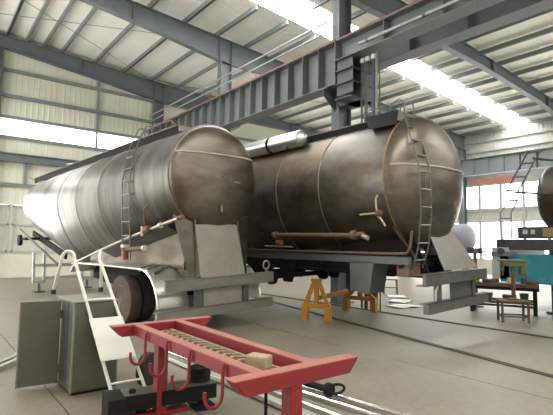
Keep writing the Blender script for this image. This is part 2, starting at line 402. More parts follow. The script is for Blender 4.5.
girder('crane_girder', 'shallower grey crane runway girder running from middle column out of frame at top right', 9.7, 0.5, 9.24, 7.24, 7.86, .24, 1.75)
girder('crane_girder', 'dark grey crane runway girder behind the near one, on the far side of the columns', 10.85, 0.5, 23.5, 7.25, 8.0, .24, 1.75, red=False)
girder('crane_girder', 'grey crane girder along the far long wall above the red banner', 29.46, -5, 24, 6.6, 7.75, .2, .98, red=False, m='wall_girder')
# conductor pipes along the runway
for z, r_, lab in ((8.78, .035, 'upper grey busbar pipe running beneath the roof along the crane runway'), (8.44, .028, 'lower thin grey busbar pipe beneath the roof along the crane runway')):
    o = thing('busbar_pipe', lab, 'pipe', (9.72, 9.9, z))
    MB().tube([(0, 0, 0), (0, 14, 0)], r_, 8).build('tube', 'pipe_grey', o)
    for yk in (7.0, 13.9):
        MB().bar((0, yk, 0), (.18, yk, .06), .04, .04).build('pipe_clip', 'pipe_grey', o)
o = thing('pipe_along_girder', 'grey pipe slung beneath the shallow girder at upper right', 'pipe', (9.42, 2.0, 7.42))
MB().tube([(0, 0, 0), (0, 6.3, 0)], .05, 10).build('tube', 'pipe_grey', o)
for yk in (.6, 2.4, 4.2, 6.0): MB().lathe([(.062, -.03), (.062, .03)], (0, yk, 0), (0, 1, 0), 12).build('collar', 'dark_plate', o)
# service conduits down the middle column
o = thing('service_conduits', 'bundle of dark vertical service pipes beside the middle column', 'conduit', (9.8, 8.2, 0))
for i, (dx, dy, r_, m_) in enumerate(((0, .34, .03, 'conduit_blue'), (.02, .2, .05, 'dark_plate'), (.02, -.08, .05, 'conduit_blue'), (.03, -.17, .03, 'pipe_grey'), (.04, -.27, .02, 'rust_brown'))):
    MB().tube([(dx, dy, 0), (dx, dy, 7.2)], r_, 8).build('conduit', m_, o)
for z in (2, 4.2, 5.4): MB().span((.05, -.3, z), (.09, .4, z+.06)).build('pipe_clip', 'dark_plate', o)
for y_ in (-.1, .12, .3): MB().span((-.06, y_-.07, 7.02), (.02, y_+.05, 7.14)).build('junction_box', 'paper_white', o)

# ------------------------------------------------------------------ tanker trailers
def section(hw, zt, zb, s, n=56, p=2.0):
    zc = zt-hw; out = []
    for k in range(n):
        a = 2*PI*k/n; sx, cz = math.sin(a), math.cos(a)
        if cz >= 0: out.append((hw*sx, s, zc+hw*cz))
        else:
            e = 2.0/p
            out.append((hw*math.copysign(abs(sx)**e, sx), s, zc-(zc-zb)*abs(cz)**e))
    return out
def interp_profile(prof, s):
    ss = [p[0] for p in prof]
    return [float(np.interp(s, ss, [p[k] for p in prof])) for k in (1, 2, 3, 4)]
def smooth_profile(prof, n=60):
    ss = np.linspace(prof[0][0], prof[-1][0], n)
    A = np.array([[*interp_profile(prof, s)] for s in ss])
    for _ in range(4):
        B = A.copy(); B[1:-1] = (A[:-2]+2*A[1:-1]+A[2:])/4; A = B
    return [(s, *a) for s, a in zip(ss, A)]
def dish(sec_fn, s, depth, sign, nr=9):
    """domed end: rings shrink from the shell's end section"""
    base = [Vector(p) for p in sec_fn]; c = sum(base, Vector())/len(base); rings = []
    for i in range(nr+1):
        t = i/nr; rr = math.cos(t*PI/2)**.8 if i < nr else .0
        rr = max(rr, .01)
        d = depth*math.sin(t*PI/2)
        rings.append([(c.x+(p.x-c.x)*rr, s+sign*d, c.z+(p.z-c.z)*rr) for p in base])
    return rings
def make_wheel(parent, x, y, z, r, side, width=.26, tyre='dusty_rubber'):
    ax = (side, 0, 0)
    t = MB().lathe([(r*.58, -width*.42), (r*.8, -width*.5), (r*.96, -width*.45), (r, -width*.3), (r, width*.3), (r*.96, width*.45), (r*.8, width*.5), (r*.58, width*.42)], (x, y, z), ax, 32)
    wh = t.build('wheel', tyre, parent)
    MB().lathe([(.3*r/.5, -width*.4), (r*.6, -width*.4), (r*.6, width*.44), (r*.55, width*.46), (r*.5, width*.2), (r*.34, width*.12), (r*.3, width*.3), (r*.22, width*.34), (r*.2, width*.42), (.01, width*.44)], (x, y, z), ax, 28).build('rim', 'rust_red', wh)
    for k in range(10):
        a = 2*PI*k/10
        MB().lathe([(.017, 0), (.017, .03), (.008, .034)], (x+side*width*.12, y+r*.41*math.cos(a), z+r*.41*math.sin(a)), ax, 6).build('wheel_nut', 'dark_plate', wh)
    return wh
def ladder_part(parent, name, pl, pr, rungs, r=.016, m='chassis_steel'):
    """two bent rails and rungs; pl, pr polylines; rungs = fractions"""
    b = MB().tube(pl, r, 8).build(name, m, parent); MB().tube(pr, r, 8).build('rail', m, b)
    def at(P, t):
        P = [Vector(p) for p in P]; L = [0]
        for a, c in zip(P[:-1], P[1:]): L.append(L[-1]+(c-a).length)
        d = t*L[-1]
        for i in range(len(P)-1):
            if d <= L[i+1]+1e-9: return P[i].lerp(P[i+1], (d-L[i])/(L[i+1]-L[i]))
        return P[-1]
    for t in rungs: MB().tube([at(pl, t), at(pr, t)], r*1.1, 8).build('rung', 'grey_weld', b)
    return b
def frame_common(t, s0, s1, z, half=.42, m='chassis_steel'):
    for sx in (-1, 1):
        b = MB().span((sx*half-.07, s0, z-.02), (sx*half+.07, s1, z)).span((sx*half-.07, s0, z-.4), (sx*half+.07, s1, z-.38)).span((sx*half-.008, s0, z-.4), (sx*half+.008, s1, z))
        b.build('chassis_rail', m, t, smooth=False)

# ---- trailer 1 (left, bright)
T1 = thing('tanker_trailer', 'bright bare steel tanker trailer at left, with round brown rear head and dusty wheel', 'trailer', (4.9, 7.9, .03), (0, R(-2.0), R(5)), 'unpainted tanker trailers')
P1 = [(.25, 1.07, 4.16, 1.96, 2.0), (1.5, 1.17, 4.14, 1.7, 2.0), (4.0, 1.24, 4.1, 1.34, 1.8), (6.9, 1.25, 4.05, .98, 1.65), (9.0, 1.12, 4.01, 1.6, 1.8), (11.1, .88, 3.93, 2.2, 2.0)]
OX = -.02
prof1 = smooth_profile(P1)
shift = lambda ring, dx: [(p[0]+dx, p[1], p[2]) for p in ring]
def shell_course(prof, s0, s1, dx, name, m, parent, front=None):
    ss = [s0]+[q[0] for q in prof if s0+.02 < q[0] < s1-.02]+[s1]
    b = MB().loops([shift(section(*[float(np.interp(t, [q[0] for q in prof], [q[k] for q in prof])) for k in (1, 2, 3)], t, p=float(np.interp(t, [q[0] for q in prof], [q[4] for q in prof]))), dx) for t in ss], cap=False)
    if front: b.loops(dish(shift(section(*prof[-1][1:4], prof[-1][0]), dx), prof[-1][0], front, 1), cap=False)
    return b.build(name, m, parent, angle=60)
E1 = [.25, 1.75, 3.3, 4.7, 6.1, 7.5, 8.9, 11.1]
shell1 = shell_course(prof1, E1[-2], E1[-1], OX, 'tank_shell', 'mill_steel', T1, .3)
for a_, c_, m_ in zip(E1[:-2], E1[1:-1], ('mill_steel_shaded', 'mill_steel_shaded', 'mill_steel_half_shaded', 'mill_steel', 'mill_steel', 'mill_steel')):  # rear courses coloured darker, standing in for shading along the flank
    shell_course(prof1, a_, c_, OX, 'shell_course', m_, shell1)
head = MB().loops(dish(shift(section(*prof1[0][1:4], prof1[0][0]), OX), prof1[0][0], .27, -1), cap=False).build('rear_head', 'mill_steel_brown', T1, angle=60)
head['label'] = 'brown bare steel domed rear head with a pale weld line'
def ring_tube(prof, s, r, dx=0, grow=0.0):
    h, zt, zb, p = [float(np.interp(s, [q[0] for q in prof], [q[k] for q in prof])) for k in (1, 2, 3, 4)]
    pts = shift(section(h+grow, zt+grow, zb-grow, s, p=p), dx); pts.append(pts[0]); return MB().tube(pts, r, 6, cap=False)
for s in (1.75, 3.3, 4.7, 6.1, 7.5, 8.9, 10.2): ring_tube(prof1, s, .009, OX).build('weld_seam', 'grey_weld', shell1)
ring_tube(prof1, .27, .026, OX).build('weld_seam', 'grey_weld', head)
def dish_line(P0, z, depth, s, sign, off=.012, n=24, dx=0, tilt=0.0):
    h, zt, zb = P0; cz = (zt+zb)/2; rz = (zt-zb)/2; pts = []
    for i in range(n+1):
        u = -.985+1.97*i/n
        dz = (z-cz)/rz; x = u*math.sqrt(max(0, 1-dz*dz))
        q = math.sqrt(min(1, x*x+dz*dz)); tt = math.acos(min(1, q**(1/.8))); d = depth*math.sin(tt)
        pts.append((dx+x*h, s+sign*(d+off), z+tilt*x*h))
    return pts
MB().tube(dish_line(P1[0][1:4], 3.52, .27, .25, -1, dx=OX), .018, 6).build('weld_seam', 'pale_weld', head)
MB().box((.35, .25-.285, 2.98), (.16, .02, .03)).build('lug', 'weld', head); MB().box((-.05, .25-.285, 2.42), (.03, .02, .13)).build('lug', 'weld', head)
# catwalk on top
cw = MB().prism([(-.4, 1.0, 4.19), (.4, 1.0, 4.19), (.4, 11.5, 4.04), (-.4, 11.5, 4.04)], (0, 0, .02)).build('catwalk', 'dark_plate', T1)
for sx in (-1, 1): MB().bar((sx*.4, 1.0, 4.17), (sx*.4, 11.5, 4.01), .025, .19).build('toe_board', 'black_steel', cw)
MB().bar((-.41, 1.0, 4.27), (-.41, 11.5, 4.11), .06, .014).build('edge_strip', 'beam_steel', cw)
MB().tube([(-.42, 11.5, 4.05), (-.55, 11.75, 4.16)], .02, 6).build('edge_hook', 'beam_steel', cw)
MB().bar((-.42, .99, 4.19), (.42, .99, 4.19), .03, .13).build('end_plate', 'beam_steel', cw)
for s in (3.0, 5.6, 8.2):
    MB().lathe([(.3, 0), (.3, .12), (.33, .13), (.33, .16), (.1, .17)], (-.02, s, 4.13), (0, 0, 1), 24).build('manhole', 'mill_steel', T1)
# side ladder with hooped top
la = [(-1.22, 1.58, 1.38), (-1.25, 1.58, 2.3), (-1.24, 1.6, 3.1), (-1.08, 1.75, 3.65), (-.8, 2.05, 4.05), (-.6, 2.15, 4.4), (-.52, 2.15, 4.44), (-.46, 2.15, 4.38), (-.42, 2.15, 4.2)]
lb = [(x, y+.36, z) for x, y, z in la]
ladder_part(T1, 'ladder', la, lb, (.06, .14, .22, .30, .38, .46, .54, .62), .014)
MB().tube([(-.6, 2.15, 4.4), (-.5, 1.2, 4.38), (-.45, 1.02, 4.24)], .012, 6).build('grab_rail', 'rust_brown', T1)
# discharge line along the side
dl = MB().tube([(-1.05, .0, 2.2), (-1.2, 1.65, 1.86), (-1.12, 3.6, 1.5), (-.8, 6.2, 1.08), (-.4, 6.5, .95)], .03, 10).build('discharge_pipe', 'weld', T1)
MB().tube([(-1.0, -.12, 2.24), (-1.08, .45, 2.11)], .042, 10).build('pipe_end', 'rust_brown', dl)
MB().lathe([(.055, -.03), (.055, .03)], (-1.1, .55, 2.09), (-.08, 1, -.2), 12).build('pipe_clamp', 'aluminium', dl)
v = MB().lathe([(.07, -.09), (.09, -.05), (.09, .05), (.07, .09)], (-1.15, .98, 2.0), (0, 1, -.2), 14).build('valve', 'rust_brown', T1)
MB().tube([(-1.19, .98, 2.0), (-1.22, .98, 2.2), (-1.22, .98, 2.42), (-1.18, .85, 2.5)], .02, 8).build('valve_handle', 'rust_brown', v)
MB().box((-1.19, 1.1, 1.98), (.05, .09, .2)).build('valve_body', 'wood', v)
ac = MB().lathe([(.07, 0), (.07, .2), (.09, .21), (.09, .24), (.05, .26)], (-1.24, 1.8, 1.38), (0, 0, 1), 14).build('actuator', 'valve_red', T1)
MB().tube([(-1.24, 1.7, 1.6), (-1.22, 1.0, 1.64)], .045, 10).build('cylinder_rod', 'rust_brown', ac)
MB().lathe([(.06, 0), (.06, .06)], (-1.22, 1.0, 1.64), (0, -1, 0), 12).build('cylinder_cap', 'aluminium', ac)
MB().lathe([(.09, 0), (.09, .06)], (-1.24, 1.8, 1.64), (0, 0, 1), 14).build('actuator_cap', 'paper_white', ac)
# rear cradle, gussets and sloping rear plate
MB().prism([(-.58, .12, 2.1), (.45, .12, 2.1), (.56, -.03, 1.05), (-.54, -.03, 1.05)], (0, .02, 0)).build('rear_plate', 'grey_plate', T1)
MB().prism([(-.58, .16, 2.3), (-.58, .5, 2.1), (-.62, 2.4, 1.22), (-.62, .05, 1.0), (-.55, .0, 1.1)], (.03, 0, 0)).build('gusset', 'mill_steel_brown', T1)
MB().prism([(.5, .16, 2.3), (.5, .5, 2.1), (.6, 1.9, 1.25), (.6, .05, 1.0), (.56, .0, 1.1)], (-.03, 0, 0)).build('gusset', 'mill_steel_brown', T1)
MB().prism([(-.95, .32, 2.3), (-.58, .2, 2.15), (-.56, .05, 1.05), (-.72, .1, 1.05)], (0, .03, 0)).build('cradle_wing', 'dark_mill_steel', T1)
MB().prism([(.92, .32, 2.3), (.5, .2, 2.15), (.58, .05, 1.05), (.7, .1, 1.05)], (0, .03, 0)).build('cradle_wing', 'dark_mill_steel', T1)
MB().prism([(-1.0, .6, 2.1), (-.6, .6, 1.9), (-.6, 3.6, 1.3), (-1.05, 3.6, 1.55)], (0, 0, .02)).build('side_skirt', 'chassis_steel', T1)
MB().prism([(-.66, .4, 2.0), (-.66, .4, 1.2), (-.66, 5.2, 1.2), (-.66, 5.2, 1.4)], (.02, 0, 0)).build('side_skirt', 'mill_steel_brown', T1)
frame_common(T1, .1, 5.2, 1.22, .46)
for s in (.3, 1.5, 2.6, 3.8, 5.0): MB().span((-.46, s-.05, .9), (.46, s+.05, 1.15)).build('cross_member', 'chassis_steel', T1)
# bumpers
ub = MB().span((-1.33, -.06, .84), (1.34, .0, 1.06)).span((-1.33, -.06, 1.045), (1.34, .1, 1.06)).span((-1.33, -.06, .84), (1.34, .1, .855))
ub.build('upper_rear_beam', 'beam_steel', T1, smooth=False)
MB().span((-1.5, -.08, .33), (1.29, 0, .5)).span((-1.5, -.08, .49), (1.29, .1, .5)).build('lower_rear_beam', 'beam_steel', T1, smooth=False)
for x in (-.56, .6): MB().span((x-.07, .0, .45), (x+.07, .1, .9)).build('bumper_post', 'dark_plate', T1)
MB().span((-.45, .02, .47), (.5, .05, .85)).build('plate_panel', 'grey_plate', T1)
MB().tube([(1.15+.09*math.sin(a), -.03, 1.22-.0+.09*math.cos(a)) for a in [2*PI*k/12 for k in range(13)]]+[(1.15, -.03, 1.31)], .02, 6).build('lifting_eye', 'weld', T1)
MB().tube([(1.15, -.03, 1.05), (1.15, -.03, 1.14)], .025, 6).build('eye_shank', 'weld', T1)
# wheels, axle, mudguards
for sx in (-1, 1):
    make_wheel(T1, sx*1.1, 2.02, .52, .52, sx, .29)
    make_wheel(T1, sx*.79, 2.02, .52, .515, sx, .3, 'rubber')
    # long mudguard: rear quarter curve, flat, front curve
    pr_ = []
    for k in range(9):
        a = PI*k/16; pr_.append((2.02-1.3*math.cos(a)+.25*0, .45+.78*math.sin(a)))
    pr_ = [(1.05+ -.72*math.cos(PI*k/16), .5+.72*math.sin(PI*k/16)) for k in range(9)]
    pr_ += [(2.4, 1.22), (4.4, 1.2), (4.75, 1.12), (4.95, .95)]
    b = MB(); xi, xo = sx*.6, sx*1.27
    rings = [[(xi, y, z), (xo, y, z), (xo, y, z+.012), (xi, y, z+.012)] for y, z in pr_]
    g = b.loops(rings).build('mudguard', 'bright_steel', T1, angle=50)
    MB().tube([(xo, y, z) for y, z in pr_], .022, 8).build('edge_roll', 'aluminium', g)
    for q in (.72, 1.0, 1.3):
        MB().tube([(xi, q, 1.2), (sx*.85, q-.02, 1.27), (xo-sx*.05, q-.12, 1.2 if q > .9 else 1.13)], .034, 6).build('guard_rib', 'polished_steel', g)
    MB().span((sx*.62, 2.3, .75), (sx*.66, 5.0, 1.18)).build('inner_skirt', 'black_steel', T1)
    for s in (2.75, 4.1):
        MB().prism([(sx*.46, s-.2, .85), (sx*.46, s+.2, .85), (sx*.46, s+.08, .45), (sx*.46, s-.08, .45)], (.08, 0, 0)).build('spring_hanger', 'black_steel', T1)
    MB().bar((sx*.5, 1.4, .72), (sx*.5, 4.6, .72), .09, .12).build('leaf_spring', 'black_steel', T1)
MB().tube([(-1.0, 2.02, .52), (1.0, 2.02, .52)], .075, 12).build('axle', 'black_steel', T1)
# gooseneck and landing gear at the front
for sx in (-.5, .5): MB().bar((sx, 7.6, 1.25), (sx, 11.2, 2.0), .06, .2).build('gooseneck_rail', 'black_steel', T1)
MB().tube([(-.95, 11.2, 2.15), (-.95, 8.0, 1.3), (-.8, 7.4, 1.0)], .035, 8).build('front_pipe', 'dark_plate', T1)
MB().span((-1.0, 10.3, 1.75), (.6, 11.3, 1.85)).build('coupling_plate', 'black_steel', T1)
fl = MB().lathe([(.16, -.06), (.2, -.05), (.2, .05), (.16, .06)], (-1.0, 11.0, 1.75), (1, 0, 0), 16).build('flange', 'black_steel', T1)
for sx in (-.8, .8):
    lg = MB().span((sx-.2, 9.3, .3), (sx-.13, 9.44, 1.35)).span((sx+.13, 9.3, .3), (sx+.2, 9.44, 1.35)).span((sx-.2, 9.3, .85), (sx+.2, 9.44, .95)).span((sx-.2, 9.3, .3), (sx+.2, 9.44, .4)).build('landing_leg', 'frame_grey', T1)
    MB().span((sx-.16, 9.2, .0), (sx+.16, 9.54, .04)).build('foot', 'dark_plate', lg); MB().span((sx-.045, 9.325, .04), (sx+.045, 9.415, .4)).build('leg_tube', 'beam_steel', lg)
for z in (.45, .88): MB().span((-.6, 9.32, z-.05), (.6, 9.42, z+.05)).build('leg_brace', 'frame_grey', T1)

# ---- trailer 2 (middle, dark)
T2 = thing('tanker_trailer', 'dark bare steel tanker trailer in the middle, propped on yellow stands, ladder on rear', 'trailer', (8.28, 4.8, 0), (0, R(-1.5), R(3)), 'unpainted tanker trailers')
P2 = [(.72, 1.34, 4.47, 1.72, 2.0), (2.2, 1.33, 4.44, 1.62, 2.0), (4.5, 1.34, 4.38, 1.4, 1.8), (7.0, 1.33, 4.36, 1.1, 1.7), (9.5, 1.28, 4.34, 1.75, 1.8), (12, 1.2, 4.3, 2.0, 2.0)]
prof2 = smooth_profile(P2); OX2 = .06
E2 = [.72, 2.45, 3.85, 5.5, 7.5, 9.8, 12]
shell2 = shell_course(prof2, E2[-2], E2[-1], OX2, 'tank_shell', 'dark_mill_steel', T2, .35)
for a_, c_, m_ in zip(E2[:-2], E2[1:-1], ('dark_mill_steel', 'dark_mill_steel_warm', 'dark_mill_steel', 'dark_mill_steel_warm', 'dark_mill_steel')):
    shell_course(prof2, a_, c_, OX2, 'shell_course', m_, shell2)
head2 = MB().loops(dish(shift(section(*prof2[0][1:4], prof2[0][0]), OX2), prof2[0][0], .55, -1), cap=False).build('rear_head', 'mill_steel_brown', T2, angle=60)
head2['label'] = 'brown bare steel domed rear head with a pale weld line'
for s, m_ in ((2.45, 'weld'), (3.85, 'rusty_weld'), (5.5, 'rusty_weld'), (7.5, 'grey_weld'), (9.8, 'rusty_weld')): ring_tube(prof2, s, .014, OX2).build('weld_seam', 'grey_weld' if m_ == 'weld' else m_, shell2)
ring_tube(prof2, .73, .022, OX2).build('weld_seam', 'rusty_weld', head2)
MB().tube(dish_line(P2[0][1:4], 3.32, .55, .72, -1, dx=OX2), .02, 6).build('weld_seam', 'pale_weld', head2)
MB().box((.45, .2, 2.55), (.04, .03, .26)).build('lug', 'weld', head2)
cw = MB().prism([(-.44, 1.6, 4.44), (.44, 1.6, 4.44), (.44, 11.6, 4.34), (-.44, 11.6, 4.34)], (0, 0, .02)).build('catwalk', 'dark_plate', T2)
for sx in (-1, 1): MB().bar((sx*.45, 1.6, 4.4), (sx*.45, 11.6, 4.3), .025, .15).build('toe_board', 'black_steel', cw)
MB().bar((-.46, 1.6, 4.48), (-.46, 11.6, 4.38), .05, .014).build('edge_strip', 'beam_steel', cw)
MB().prism([(-.5, 1.75, 4.56), (-.5, .9, 4.56), (-.93, .66, 4.15), (-.93, 1.3, 4.17)], (.03, 0, .02)).build('end_board', 'black_steel', cw)
MB().prism([(-.5, 1.76, 4.53), (-.5, .92, 4.54), (.5, .92, 4.54), (.5, 1.76, 4.53)], (0, 0, .02)).build('end_platform', 'beam_steel', cw)
MB().prism([(-.5, .92, 4.56), (.5, .92, 4.56), (.5, .74, 4.3), (-.8, .72, 4.26)], (0, -.02, 0)).build('end_plate', 'beam_steel', cw)
MB().tube([(-.45, 1.8, 4.5), (-.45, 1.8, 4.72), (-.45, 1.3, 4.74), (-.45, 1.05, 4.72), (-.45, 1.0, 4.54)], .014, 6).build('hoop_rail', 'chassis_steel', cw)
la = [(-1.0, .34, 1.35), (-1.0, .2, 1.75), (-1.0, .12, 2.4), (-1.0, .14, 3.25), (-.97, .28, 3.7), (-.86, .44, 4.05), (-.68, .62, 4.4), (-.5, .76, 4.72), (-.46, .9, 4.8), (-.44, 1.1, 4.74), (-.44, 1.15, 4.56)]
lb = [(x+.36, y, z) for x, y, z in la]
ladder_part(T2, 'ladder', la, lb, (.04, .12, .2, .28, .36, .44, .52, .6, .68, .76), .016)
# side piping
sp = MB().tube([(-1.3, 1.5, 1.98), (-1.3, 3.85, 2.0)], .05, 12).build('side_pipe', 'rust_brown', T2)
for s_ in (1.45, 3.85):
    MB().lathe([(.08, -.06), (.1, -.03), (.1, .03), (.08, .06)], (-1.3, s_, 1.985), (0, 1, 0), 14).build('pipe_flange', 'rust_brown', sp)
MB().tube([(-1.3, 1.42, 1.98), (-1.3, 1.25, 2.0), (-1.33, 1.15, 1.95)], .055, 10).build('pipe_elbow', 'rust_brown', sp)
MB().lathe([(.045, 0), (.045, .16)], (-1.33, 1.2, 1.96), (-.3, -1, -.25), 12).build('pipe_nozzle', 'weld', sp)
v = MB().lathe([(.05, -.06), (.075, -.03), (.075, .03), (.05, .06)], (-1.36, .8, 2.4), (0, 0, 1), 14).build('valve', 'rust_brown', T2)
MB().tube([(-1.36, .8, 2.3), (-1.38, .84, 2.5), (-1.34, .88, 2.68), (-1.3, .86, 2.75)], .02, 8).build('valve_pipe', 'weld', v)
MB().tube([(-1.38, .76, 2.4), (-1.42, 1.2, 2.38)], .02, 8).build('valve_handle', 'wood', v)
MB().tube([(-1.36, .78, 2.32), (-1.33, .68, 2.15)], .02, 8).build('valve_pipe', 'weld', v)
cl = MB().lathe([(.07, 0), (.07, .12)], (-1.25, 3.7, 1.82), (0, 1, 0), 12).build('red_coupling', 'valve_red', T2)
MB().tube([(-1.25, 3.3, 1.72), (-1.25, 4.3, 1.73)], .02, 8).build('coupling_rod', 'weld', cl)
# side guard and frame
sg = MB().tube([(-1.2, 10.5, 1.62), (-1.2, .6, 1.63), (-1.2, .32, 1.64), (-1.2, .24, 1.75), (-1.2, .2, 2.05)], .026, 8).build('side_guard', 'table_brown', T2)
MB().bar((-1.12, .3, 1.5), (-1.12, 10.5, 1.5), .1, .14).build('side_beam', 'dark_plate', T2)
MB().bar((1.12, .3, 1.5), (1.12, 10.5, 1.5), .1, .14).build('side_beam', 'chassis_steel', T2)
frame_common(T2, .35, 6.2, 1.55, .5, 'black_steel')
for s in (.5, 1.6, 2.8, 4.0, 5.2): MB().span((-1.1, s-.05, 1.35), (1.1, s+.05, 1.5)).build('cross_member', 'black_steel', T2)
MB().prism([(-.55, .2, 1.2), (-.95, .75, 2.15), (-.5, .9, 1.9), (-.45, .4, 1.2)], (0, .04, 0)).build('cradle_wing', 'dark_plate', T2)
MB().prism([(.6, .45, 1.2), (1.0, 1.0, 2.1), (.6, 1.15, 1.9), (.5, .65, 1.2)], (0, .04, 0)).build('cradle_wing', 'dark_plate', T2)
MB().prism([(-.6, .2, 1.2), (-.6, .6, 2.1), (-.6, 3.4, 1.55), (-.6, 3.4, 1.2)], (.03, 0, 0)).build('gusset', 'black_steel', T2)
MB().prism([(-.15, .5, 2.1), (.8, .5, 2.1), (1.05, .04, 1.3), (-.35, .04, 1.3)], (0, .02, 0)).build('rear_plate', 'taupe_plate', T2)
MB().span((-1.1, .35, 1.2), (-.7, .6, 1.45)).build('rear_bracket', 'table_brown', T2)
# hanging box and suspension parts
MB().prism([(-1.17, 1.08, 1.46), (-1.17, 1.68, 1.46), (-1.17, 1.66, .86), (-1.17, 1.2, .82)], (.5, 0, 0)).build('tool_box', 'dark_plate', T2)
for s in (3.9, 5.2, 6.6):
    for sx in (-1, 1):
        MB().prism([(sx*.85-.04, s-.35, 1.4), (sx*.85-.04, s+.35, 1.4), (sx*.85-.04, s+.12, .85), (sx*.85-.04, s-.12, .85)], (.08, 0, 0)).build('spring_hanger', 'black_steel', T2)
        MB().lathe([(.2, -.05), (.2, .05)], (sx*.95, s+.5, .95), (1, 0, 0), 16).build('brake_drum', 'black_steel', T2)
    MB().tube([(-1.0, s+.5, .95), (1.0, s+.5, .95)], .065, 10).build('axle', 'black_steel', T2)
for sx in (-1, 1): MB().bar((sx*.85, 3.4, 1.05), (sx*.85, 7.4, 1.05), .08, .1).build('leaf_spring', 'black_steel', T2)
MB().tube([(-.6, 1.0, 1.18), (-.6, 6.5, 1.18)], .04, 8).build('air_pipe', 'black_steel', T2)
# bumpers
MB().span((-1.21, -.06, 1.06), (1.21, 0, 1.27)).span((-1.21, -.06, 1.255), (1.21, .14, 1.27)).span((-1.21, -.06, 1.06), (1.21, .14, 1.075)).build('upper_rear_beam', 'chassis_steel', T2, smooth=False)
MB().span((-1.21, -.1, .58), (1.15, 0, .76)).span((-1.21, -.1, .745), (1.15, .08, .76)).build('lower_rear_beam', 'chassis_steel', T2, smooth=False)
for x in (-.62, .74): MB().span((x-.06, .0, .7), (x+.06, .1, 1.1)).build('bumper_post', 'dark_plate', T2)
MB().span((-.15, .03, .74), (.8, .06, 1.08)).build('plate_panel', 'dark_plate', T2)
MB().tube([(-.7, .05, .72), (-.78, .0, .95), (-.62, .02, 1.08)], .02, 6).build('hose_loop', 'paper_white', T2)

# ---- trailer 3 (right edge)
T3 = thing('tanker_trailer', 'dark steel tanker cut off by the right edge, on a chassis wrapped in turquoise sheeting', 'trailer', (14.3, 6.5, 0), (0, 0, R(0)), 'unpainted tanker trailers')
P3 = [(-1.3, .98, 4.1, 2.25, 2.0), (-2.0, 1.12, 4.18, 2.05, 2.0), (-4, 1.2, 4.2, 2.0, 2.0), (-9, 1.2, 4.2, 2.0, 2.0)]
b = MB().loops([section(h, zt, zb, s, p=p) for s, h, zt, zb, p in P3], cap=True)
b.loops(dish(section(*P3[0][1:4], P3[0][0]), P3[0][0], .3, 1), cap=False)
b.build('tank_shell', 'dark_mill_steel', T3, angle=60)
for sx in (-1, 1):
    MB().span((sx*1.15-.06, -10, 1.68), (sx*1.15+.06, -.15, 1.98)).build('side_beam', 'dark_plate', T3)
    MB().span((sx*1.2-.02, -10, .78), (sx*1.2+.02, -.25, 1.56)).build('skirt_panel', 'turquoise', T3)
MB().span((-1.22, -.5, .85), (1.22, -.02, 1.75)).build('front_wrap', 'pale_wrap', T3)
MB().span((-1.26, -.75, 1.5), (-1.18, -.02, 1.62)).build('wrap_fold', 'lavender', T3)
MB().lathe([(.09, 0), (.09, .16)], (-1.3, -.3, 1.64), (1, 0, 0), 14).build('hose_reel', 'conduit_blue', T3)
bx = MB().span((-1.2, -6, 2.0), (-1.0, -.75, 2.32)).build('cable_tray', 'dark_plate', T3)
for s_, w_ in ((-.95, .12), (-1.15, .1), (-1.95, .16), (-2.3, .1)): MB().span((-1.21, s_-w_/2, 2.12), (-1.195, s_+w_/2, 2.24)).build('tray_slot', 'paper_white', bx)
MB().span((-1.22, -1.75, 2.05), (-1.2, -1.4, 2.28)).build('tray_cover', 'wood', bx)
ladder_part(T3, 'handrail_ladder', [(-1.2, -.28, 2.0), (-1.2, -.28, 2.72), (-1.2, -.52, 3.08)], [(-1.2, -.58, 2.0), (-1.2, -.58, 2.72), (-1.2, -.78, 3.08)], (.5, .99), .022, 'pipe_grey')
lad = ladder_part(T3, 'tank_ladder', [(-1.2, -.45, 3.3), (-1.2, -1.05, 4.35), (-1.1, -1.2, 4.42)], [(-1.2, -.78, 3.3), (-1.2, -1.38, 4.35), (-1.1, -1.5, 4.42)], (.05, .35, .65, .95), .022, 'dark_plate')
MB().tube([(-1.2, -.7, 3.3), (-1.1, -1.5, 3.2), (-.8, -1.75, 3.2)], .03, 6).build('ladder_strut', 'dark_plate', T3)
MB().tube([(-1.2, -1.2, 4.2), (-.9, -1.9, 4.05)], .03, 6).build('ladder_strut', 'dark_plate', T3)
MB().span((-.5, -3.0, 4.2), (.5, -1.7, 4.28)).build('catwalk', 'black_steel', T3)
for s_ in (-1.9, -4.5, -8): MB().span((-.9, s_-.15, 1.7), (.9, s_+.15, 2.4)).build('cradle', 'dark_plate', T3)
for sx in (-1, 1):
    make_wheel(T3, sx*1.0, -8.5, .5, .5, sx); 
    lg = MB().span((sx*.8-.08, -1.6, .05), (sx*.8+.08, -1.44, 1.7)).build('landing_leg', 'dark_plate', T3)
    MB().span((sx*.8-.18, -1.7, 0), (sx*.8+.18, -1.34, .05)).build('foot', 'dark_plate', lg)

# ------------------------------------------------------------------ air cylinder on top of trailer 2
o = thing('silver_cylinder', 'shiny silver domed cylinder with a dark strap, lying along the top of the dark tanker', 'cylinder', (7.2, 8.2, 4.13), (0, 0, R(3)))
MB().lathe([(.01, -.12), (.1, -.1), (.17, -.05), (.205, 0), (.205, 3.3), (.17, 3.35), (.01, 3.4)], (0, 0, .205), (0, 1, 0), 28).build('shell', 'aluminium', o)
MB().lathe([(.206, 0), (.215, .0), (.215, .09), (.206, .09)], (0, 1.05, .205), (0, 1, 0), 28).build('strap', 'black_steel', o)
MB().lathe([(.205, -.0), (.211, .01), (.211, .05), (.205, .06)], (0, .02, .205), (0, 1, 0), 28).build('end_rim', 'bright_steel', o)
for y in (.4, 2.4): MB().prism([(-.17, y, .0), (.17, y, .0), (.12, y, .06), (-.12, y, .06)], (0, .06, 0)).build('saddle', 'dark_plate', o)

